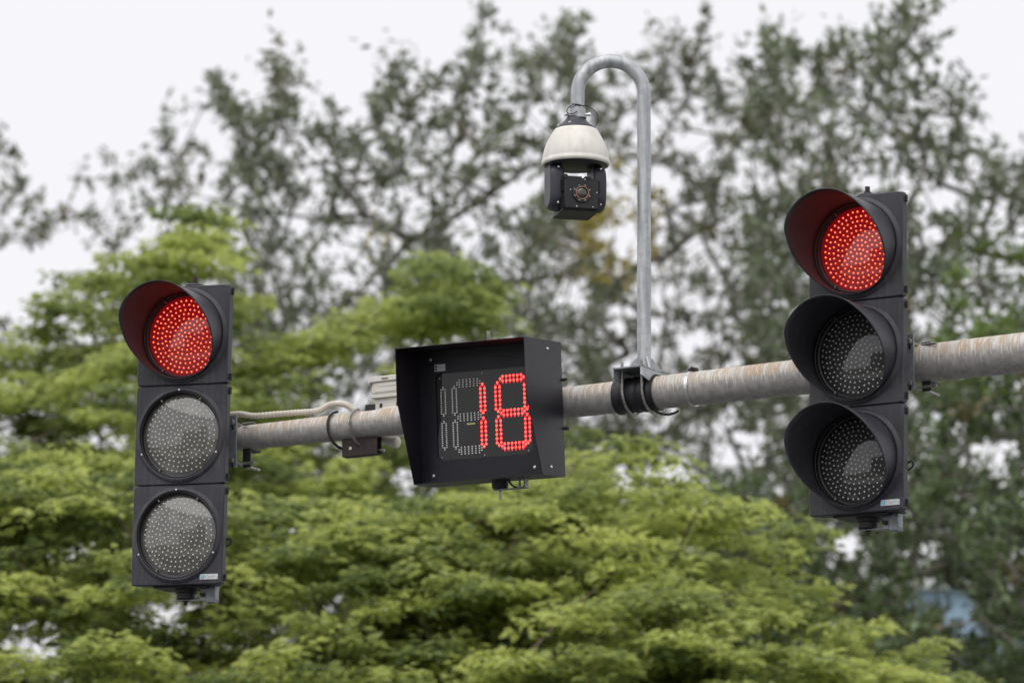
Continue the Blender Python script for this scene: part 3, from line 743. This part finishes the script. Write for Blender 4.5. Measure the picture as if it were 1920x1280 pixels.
# rusty bracket under the arm with two large U-bolts
rbk = thing('rusty_bracket', A @ Matrix.Translation((arm_s(660), 0, -.06)), 'rusty channel bracket hung under the arm by two looped U-bolts', 'bracket')
a0 = plane_pt(642, 830, A, -.01); a1 = plane_pt(707, 850, A, -.01)
zt, zb = -arm_r(.8)+.008, a1.z
m = MB(); m.box(a0.x, a1.x, -.012, -.007, zb, zt); m.box(a0.x, a1.x, -.007, .022, zb, zb+.005); m.box(a0.x, a1.x, .018, .022, zb+.005, zt-.004)
m.build('channel', 'rust', rbk, A, bevel=.001)
MB().box(a0.x+.030, a0.x+.040, -.0135, -.0118, zb+.024, zb+.034).build('bolt_hole', 'sticker', rbk, A)
MB().rod((a1.x-.01, .01, zb+.015), (a1.x+.022, .004, zb+.013), .005, 8).build('bracket_pin', 'bolt', rbk, A)
for i, (px, ox) in enumerate(((630, .030), (670, .034))):
    su = arm_s(px); ra = arm_r(su)+.009; P = []
    for k in range(27):                                    # from behind the top, over the front, round to the bracket below
        th = R_(100+195*k/26); low = max(0, (k-12)/14)
        P.append((su+ox*low**1.6+.012*max(0, (6-k)/6), ra*math.cos(th)*(1+.25*low), ra*math.sin(th)*(1+.42*low)))
    MB().tube(P, .0050, 10).build('u_bolt', 'rust' if i == 0 else 'bolt', rbk, A)
MB().box(plane_pt(690, 770, A, .05).x, plane_pt(708, 760, A, .05).x, .03, .036, .03, plane_pt(700, 757, A, .03).z).build('upper_clip', 'black_steel', rbk, A, bevel=.001)
MB().box(plane_pt(668, 770, A, .05).x, plane_pt(708, 760, A, .05).x, .030, .08, .034, .042).build('upper_channel', 'rust', rbk, A, bevel=.001)

# ------------------------------------------------------------------ trees
def leaf_mesh(base, axis, normal, L, W, col, name, mat, parent, M0):
    n = len(base); side = np.cross(axis, normal); side /= np.linalg.norm(side, axis=1, keepdims=True)+1e-9
    nrm = np.cross(side, axis)
    L = L[:, None]; W = W[:, None]
    v = np.empty((n, 4, 3)); v[:, 0] = base; v[:, 1] = base+axis*L*.5+side*W*.5+nrm*W*.12; v[:, 2] = base+axis*L-nrm*L*.10; v[:, 3] = base+axis*L*.5-side*W*.5+nrm*W*.12
    v -= M0
    me = bpy.data.meshes.new(name); me.vertices.add(n*4); me.vertices.foreach_set('co', v.reshape(-1).astype(np.float32))
    i = np.arange(n)*4
    tri = np.stack([i, i+1, i+2, i, i+2, i+3], 1).reshape(-1)
    me.loops.add(n*6); me.loops.foreach_set('vertex_index', tri.astype(np.int32))
    me.polygons.add(n*2); me.polygons.foreach_set('loop_start', (np.arange(n*2)*3).astype(np.int32)); me.update(calc_edges=True)
    ca = me.color_attributes.new('leaf_colour', 'FLOAT_COLOR', 'POINT')
    c4 = np.ones((n, 4, 4), np.float32); c4[:, :, :3] = col[:, None, :]
    ca.data.foreach_set('color', c4.reshape(-1))
    me.materials.append(MAT[mat]); me.validate()
    o = bpy.data.objects.new(name, me); COL.objects.link(o); o.parent = parent; o['kind'] = 'stuff'; return o
def skeleton(base, fork_z, top, targets):
    """greedy branching from a trunk to every foliage clump; returns nodes, parents, limb id"""
    nodes = []; par = []; limb = []
    nt_ = 9
    for k in range(nt_+1):
        t = k/nt_; p = np.array(base)*(1-t)+np.array(top)*t
        nodes.append(p+np.array([.18*math.sin(t*5), .15*math.cos(t*4.1), 0])*t); par.append(k-1); limb.append(-1)
    trunk_n = len(nodes); crot = np.array(top)
    order = np.argsort(np.linalg.norm((targets-np.array([top[0], top[1], fork_z]))*[1, 1, .8], axis=1))
    end = np.full(len(targets), -1)
    cap = len(nodes)+len(targets)*24; NN = np.zeros((cap, 3)); c = len(nodes); NN[:c] = nodes; nl = 0
    for i in order:
        N = NN[:c]; q = targets[i]; d = q-N; dist = np.sqrt((d*d).sum(1))
        cost = dist*(1+.9*np.maximum(0, -(d[:, 2]/np.maximum(dist, .01))-.05))+np.where(N[:, 2] < fork_z, 6, 0)
        j = int(np.argmin(cost)); a = N[j].copy(); L = dist[j]; k = min(20, max(1, int(L/.45)))
        lb = limb[j]
        if j < trunk_n: lb = nl; nl += 1
        sag = rng.normal(0, .04*L, 3); pj = j
        for s in range(1, k+1):
            t = s/k; p = a*(1-t)+q*t+sag*math.sin(math.pi*t)+np.array([0, 0, -.10*L*math.sin(math.pi*t)])
            NN[c] = p; par.append(pj); limb.append(lb); pj = c; c += 1
        end[i] = pj
    N = NN[:c]
    return N, np.array(par), np.array(limb), trunk_n, end
def tree(name, label, group, base, top, fork_z, targets, bark, r_tip, keep_r=0.0):
    M = Matrix.Translation(base); t = thing(name, M, label, 'tree', group)
    N, par, limb, tn, end = skeleton(base, fork_z, top, targets)
    cnt = np.zeros(len(N)); cnt[end] = 1
    for i in range(len(N)-1, 0, -1):
        if par[i] >= 0: cnt[par[i]] += cnt[i]
    rad = r_tip*np.maximum(cnt, .6)**.43
    for k in range(tn): rad[k] = max(rad[k], rad[tn-1]*.9+ (rad[0]*1.0 if k == 0 else 0)*.0)
    b0 = Vector(base)
    m = MB(); P = [Vector(p)-b0 for p in N[:tn]]; rr_ = [float(r)*(1.35 if k == 0 else 1) for k, r in enumerate(rad[:tn])]
    m.tube(P, rr_, 12).build('trunk', bark, t)
    for lb in range(limb.max()+1):
        idx = np.where(limb == lb)[0]
        if len(idx) == 0: continue
        m = MB()
        for i in idx:
            j = par[i]; a = Vector(N[j])-b0; b = Vector(N[i])-b0; d = b-a
            if d.length < 1e-5: continue
            r1 = min(rad[j], rad[i]*1.25); n = 6 if rad[i] > .02 else 4
            d.normalize(); up = d.orthogonal().normalized(); w = d.cross(up); vs = []
            for c, r in ((a-d*r1*.3, r1), (b+d*rad[i]*.3, rad[i])):
                for k in range(n): an = 2*math.pi*k/n; vs.append(c+up*(r*math.cos(an))+w*(r*math.sin(an)))
            m.add(vs, [(k, (k+1) % n, (k+1) % n+n, k+n) for k in range(n)])
        m.build('limb', bark, t, angle=70)
    return t, N, par, end
def unit(v): return v/(np.linalg.norm(v, axis=-1, keepdims=True)+1e-9)
def outline(tbl):
    xs = np.array([a for a, b in tbl], float); ys = np.array([b for a, b in tbl], float)
    return lambda x: np.interp(x, xs, ys)
def world_pts(px, py, Y):
    """pixels and depths to positions, arrays"""
    d = np.array(FW)[None]+np.array(RT)[None]*((px-960)/FPX)[:, None]+np.array(UP)[None]*((640-py)/FPX)[:, None]
    return np.array(CAM)[None]+d*(Y/d[:, 1])[:, None]

# --- tall airy grey-green trees behind
back_top = outline([(-700, 520), (-300, 420), (0, 290), (60, 340), (130, 330), (200, 310), (260, 275), (330, 270), (392, 165), (430, 205), (480, 240), (521, 95), (545, 240),
    (620, 220), (690, 200), (722, 90), (760, 120), (800, 150), (860, 100), (912, 10), (942, 130), (1000, 95), (1060, 65), (1110, 130), (1190, 120), (1250, 70), (1310, 55),
    (1360, 150), (1440, 75), (1500, 90), (1560, 60), (1640, 25), (1700, 10), (1735, 40), (1752, 170), (1810, 170), (1850, 260), (1900, 250), (2000, 230), (2300, 300), (2700, 600)])
holes = [(1082, 330, 100, 62), (50, 520, 120, 100), (30, 420, 70, 50), (110, 470, 70, 40), (560, 430, 60, 45), (1245, 885, 90, 50), (1390, 850, 60, 60), (1880, 850, 70, 45), (1590, 1020, 60, 45), (1730, 1040, 60, 30),
         (1300, 640, 50, 60), (1080, 560, 40, 60), (640, 520, 40, 40), (870, 450, 40, 60), (40, 700, 60, 80), (1180, 880, 40, 40), (760, 700, 70, 40), (1745, 1120, 75, 50), (1660, 1090, 45, 40), (1800, 1170, 55, 40), (1640, 600, 60, 80), (1860, 400, 50, 40), (1000, 350, 40, 50), (1240, 330, 40, 40), (1600, 240, 40, 30), (1420, 330, 40, 40), (660, 330, 40, 40), (300, 430, 50, 40)]
SHOOTS = [(521, 85, 545, 215), (400, 160, 470, 262), (912, 8, 890, 150), (725, 90, 770, 230), (1065, 45, 1085, 190), (1250, 60, 1230, 200), (1310, 45, 1290, 170), (1440, 60, 1470, 210), (1700, 8, 1580, 150), (1752, 14, 1640, 110), (1810, 165, 1780, 300), (4, 270, 60, 390), (300, 215, 332, 350), (620, 205, 640, 330)]
def back_targets(x0, x1, n, Yc, dY, topf=back_top, hf=.42):
    out = []
    while len(out) < n:
        x = rng.uniform(x0, x1); y0 = topf(x); y = y0+12+rng.random()**1.0*(1780-y0)
        if y > 1350 and rng.random() < .6: continue
        if any(((x-a)/c)**2+((y-b)/d)**2 < hf for a, b, c, d in holes): continue
        if y < y0+260 and rng.random() < .22: continue
        out.append((x, y))
    if topf is back_top:
        for xa, ya, xb, yb in SHOOTS:
            if x0 <= (xa+xb)/2 < x1 and not (x0+60 < 430 and xa > 430):
                for k in range(9): out.append((xa+(xb-xa)*k/8+rng.normal(0, 7), ya+(yb-ya)*k/8+rng.normal(0, 7)))
    n = len(out); a = np.array(out); Y = Yc+rng.uniform(-dY, dY, n)*np.sqrt(np.clip((a[:, 1]-topf(a[:, 0]))/500, .12, 1))
    return a, world_pts(a[:, 0], a[:, 1], Y)
def back_leaves(t, base, N, par, end, pix, pts, col0, per, size, name='crown'):
    B = []; AX = []; NR = []; CO = []; SZ = []
    for i in range(len(pts)):
        e = end[i]; d = unit(N[e]-N[par[e]]+np.array([0, 0, .25]))
        nt2 = rng.integers(1, 4)
        c0 = np.array(col0)*rng.uniform(.75, 1.3)
        px, py = pix[i]
        if ((px-1165)/85)**2+((py-430)/125)**2 < 1 or ((px-200)/100)**2+((py-520)/40)**2 < .8 or ((px-690)/40)**2+((py-455)/22)**2 < 1:
            c0 = np.array((.34, .29, .06))*rng.uniform(.8, 1.15)
        elif px > 1740 and 440 < py < 720 and rng.random() < .6: c0 = np.array((.13, .20, .040))
        elif rng.random() < .04: c0 = np.array((.14, .12, .05))
        for k in range(nt2):
            dd = unit(d*.8+rng.normal(0, .8, 3)); Lt = rng.uniform(.16, .42); n = int(per*rng.uniform(.35, 1.7)/nt2)+1
            tt = rng.uniform(.05, 1.05, n); b = pts[i]-dd*.08+dd[None]*(tt*Lt)[:, None]+rng.normal(0, .018, (n, 3))
            ax = unit(dd[None]*.7+rng.normal(0, .75, (n, 3))+np.array([0, 0, -.12])); nr = unit(rng.normal(0, .6, (n, 3))+np.array([0, -.15, .8]))
            B.append(b); AX.append(ax); NR.append(nr); CO.append(c0[None]*rng.uniform(.7, 1.35, (n, 1))*np.array([[1, 1, 1]])+rng.normal(0, .004, (n, 3))); SZ.append(rng.uniform(.55, 1.35, n)*size)
    B, AX, NR, CO, SZ = (np.concatenate(q) for q in (B, AX, NR, CO, SZ))
    return leaf_mesh(B, AX, NR, SZ, SZ*.46, np.clip(CO, .004, 1), name, 'leaf_back', t, np.array(base))
BACK = [(-650, 560, 1150, 56, 3.0, (-6.2, 56.5), (.142, .163, .104), 'airy grey green tree with low ragged crown behind the arm tip signal'),
        (430, 1120, 1450, 53, 3.2, (-.9, 54.0), (.134, .158, .095), 'airy grey green tree with tall shoots rising behind the countdown box'),
        (980, 1560, 1450, 58, 3.2, (1.9, 58.5), (.144, .163, .106), 'airy grey green tree with brown yellow patch behind the gooseneck pole'),
        (1400, 2500, 2300, 51, 3.2, (5.2, 52.0), (.132, .160, .094), 'airy grey green tree with tallest crown behind the three hooded signal')]
low_top = outline([(1250, 960), (1350, 900), (1450, 930), (1550, 860), (1660, 800), (1720, 700), (1780, 640), (1850, 590), (1950, 610), (2100, 560), (2500, 800)])
BACK.append((1280, 2450, 2100, 45, 2.4, (6.6, 45.5), (.108, .152, .064), 'denser dark green tree standing lower right of the three hooded signal'))
for x0, x1, n, Yc, dY, (bx, by), c, lab in BACK:
    low = Yc == 45
    pix, pts = back_targets(x0, x1, n, Yc, dY, low_top if low else back_top, .45 if low else .42); base = (bx, by, 0)
    t, N, par, end = tree('tall_tree', lab, 'tall airy trees in the background', base, (bx+.3, by, 7.0 if low else 10.5), 4.5, pts, 'bark', .0050)
    back_leaves(t, base, N, par, end, pix, pts, c, 21, .096)

# --- layered bright green trees in front of them
def front_tree(label, base, top, fork, topf, x0, x1, ymax, n, Yc, dY, c_new, c_old, sub, lsize, hol, extra=()):
    pix = []
    while len(pix) < n:
        x = rng.uniform(x0, x1); y0 = topf(x); y = y0+14+rng.random()**1.05*(ymax-y0)
        for k in range(rng.integers(3, 9)):                # a bough carries several leaf layers side by side
            xx, yy = x+rng.normal(0, 60), y+rng.normal(0, 20)
            if yy < topf(xx)+8 or yy > ymax or any(((xx-a)/c)**2+((yy-b)/d)**2 < 1 for a, b, c, d in hol): continue
            pix.append((xx, yy))
    pix = pix[:n]
    for xa, ya in extra:
        for k in range(3): pix.append((xa+rng.normal(0, 16), ya+rng.normal(0, 12)))
    n = len(pix)
    pix = np.array(pix); dep = (pix[:, 1]-topf(pix[:, 0]))/430
    Y = Yc+rng.uniform(-1, .75, n)*dY*np.sqrt(np.clip(dep, .08, 1))
    pts = world_pts(pix[:, 0], pix[:, 1], Y)
    t, N, par, end = tree('layered_tree', label, 'bright green trees below the arm', base, top, fork, pts, 'bark2', .0048)
    B = []; AX = []; NR = []; CO = []; SZ = []
    for i in range(n):
        age = rng.random()
        tilt = rng.normal(0, .22, 2); R0 = rng.uniform(.14, .36)
        for k in range(sub):
            r = R0*math.sqrt(rng.random()); a = rng.uniform(0, 2*math.pi); dx, dy = r*math.cos(a), r*math.sin(a)
            c = pts[i]+np.array([dx, dy, dx*tilt[0]+dy*tilt[1]+rng.normal(0, .022)-.28*r*r/R0])
            m_ = 17; ang = rng.uniform(0, 2*math.pi, m_); rr = .015+.13*np.sqrt(rng.random(m_))
            out = np.stack([np.cos(ang), np.sin(ang), np.zeros(m_)], 1)
            b = c+out*rr[:, None]*.8+np.stack([np.zeros(m_), np.zeros(m_), rng.normal(0, .010, m_)-rr*rr*1.2], 1)
            ax = unit(out+rng.normal(0, .35, (m_, 3))*[1, 1, .6]+np.array([0, 0, -.10])); nr = unit(rng.normal(0, .28, (m_, 3))+np.array([0, 0, 1]))
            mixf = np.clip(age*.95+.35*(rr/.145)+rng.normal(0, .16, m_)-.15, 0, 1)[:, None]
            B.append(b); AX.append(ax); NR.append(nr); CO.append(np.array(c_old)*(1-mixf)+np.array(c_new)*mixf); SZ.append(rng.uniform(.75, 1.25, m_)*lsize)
    B, AX, NR, CO, SZ = (np.concatenate(q) for q in (B, AX, NR, CO, SZ))
    leaf_mesh(B, AX, NR, SZ, SZ*.48, np.clip(CO, .004, 1), 'crown', 'leaf_front', t, np.array(base))
    return t
topB = outline([(-900, 800), (-400, 640), (0, 640), (60, 620), (110, 560), (190, 505), (260, 490), (330, 430), (372, 395), (410, 450), (440, 530), (480, 640), (540, 650), (600, 610), (680, 625), (740, 560), (790, 530), (845, 488), (900, 545), (940, 590), (965, 720), (1060, 800), (1150, 900), (1300, 1050), (1500, 1300)])
topA = outline([(-900, 950), (-400, 860), (0, 860), (150, 810), (300, 860), (470, 930), (600, 900), (740, 960), (880, 940), (980, 860), (1070, 800), (1130, 800), (1240, 835), (1300, 900), (1400, 925), (1480, 955), (1535, 1010), (1560, 1090), (1620, 1125), (1700, 1190), (1765, 1230), (1850, 1300), (2000, 1500)])
front_tree('bright green layered tree whose crown rises behind the arm tip signal', (-2.4, 41.5, 0), (-2.2, 41.3, 7.2), 3.2, topB, -800, 1250, 1500, 900, 41.5, 2.6,
           (.46, .53, .165), (.14, .195, .078), 12, .085, [(700, 720, 50, 40), (580, 700, 45, 30), (860, 640, 50, 30), (540, 760, 40, 25), (140, 640, 40, 50), (60, 900, 30, 50), (430, 640, 30, 60)],
           [(372, 410), (350, 450), (395, 470), (330, 490), (260, 505), (190, 520), (130, 570), (300, 540), (400, 540), (845, 500), (800, 545), (900, 555), (745, 575), (850, 570), (640, 625), (560, 640), (60, 700), (120, 720), (200, 690), (180, 780), (90, 800), (220, 850), (40, 860), (20, 760), (500, 700), (470, 760)])
front_tree('bright green layered tree spreading low beneath the countdown box', (-.9, 34.0, 0), (-.8, 34.1, 5.4), 2.6, topA, -700, 1900, 1800, 1650, 34.0, 2.6,
           (.46, .525, .155), (.108, .158, .062), 12, .080, [(1250, 1000, 40, 45), (590, 1245, 40, 40), (720, 1150, 35, 45), (1090, 960, 60, 25), (180, 1090, 30, 50), (1180, 1160, 25, 40), (950, 1000, 60, 30)])

# ------------------------------------------------------------------ blue building beyond the trees, blocks across the road
def building(name, label, x0, x1, y0, y1, h, wall, cols, rows, sgn, group=None):
    cx, cy = (x0+x1)/2, (y0+y1)/2
    b = thing(name, Matrix.Translation((cx, cy, 0)), label, 'building', group)
    w, d = (x1-x0)/2, (y1-y0)/2
    MB().box(-w, w, -d, d, -.05, h).build('wall', wall, b)
    MB().box(-w-.2, w+.2, -d-.2, d+.2, h, h+.5).build('roof_parapet', 'trim', b, bevel=.03)
    fy = -d if sgn < 0 else d
    gx = MB().box(-.9, .9, -.06, .06, 0, 1.6).build('window', 'window', b)
    first = True
    for i in range(cols):
        for j in range(rows):
            o = gx if first else gx.copy()
            if not first: COL.objects.link(o); o.parent = b
            first = False
            o.location = (-w+(i+.5)*2*w/cols, fy+.04*sgn, 1.2+j*3.2)
    return b
building('blue_building', 'pale blue clad building showing in gaps low through the right hand trees', 5.9, 17, 92, 104, 16.5, 'wall_blue', 5, 5, -1)
building('apartment_block', 'grey apartment block mirrored in the lowest lens of the single hooded signal', -66, -48, -62, -46, 19, 'wall_grey', 5, 5, 1)
building('apartment_block', 'taller grey apartment block mirrored beside the other in the single hooded signal', -44, -30, -70, -56, 25, 'wall_grey', 4, 7, 1)
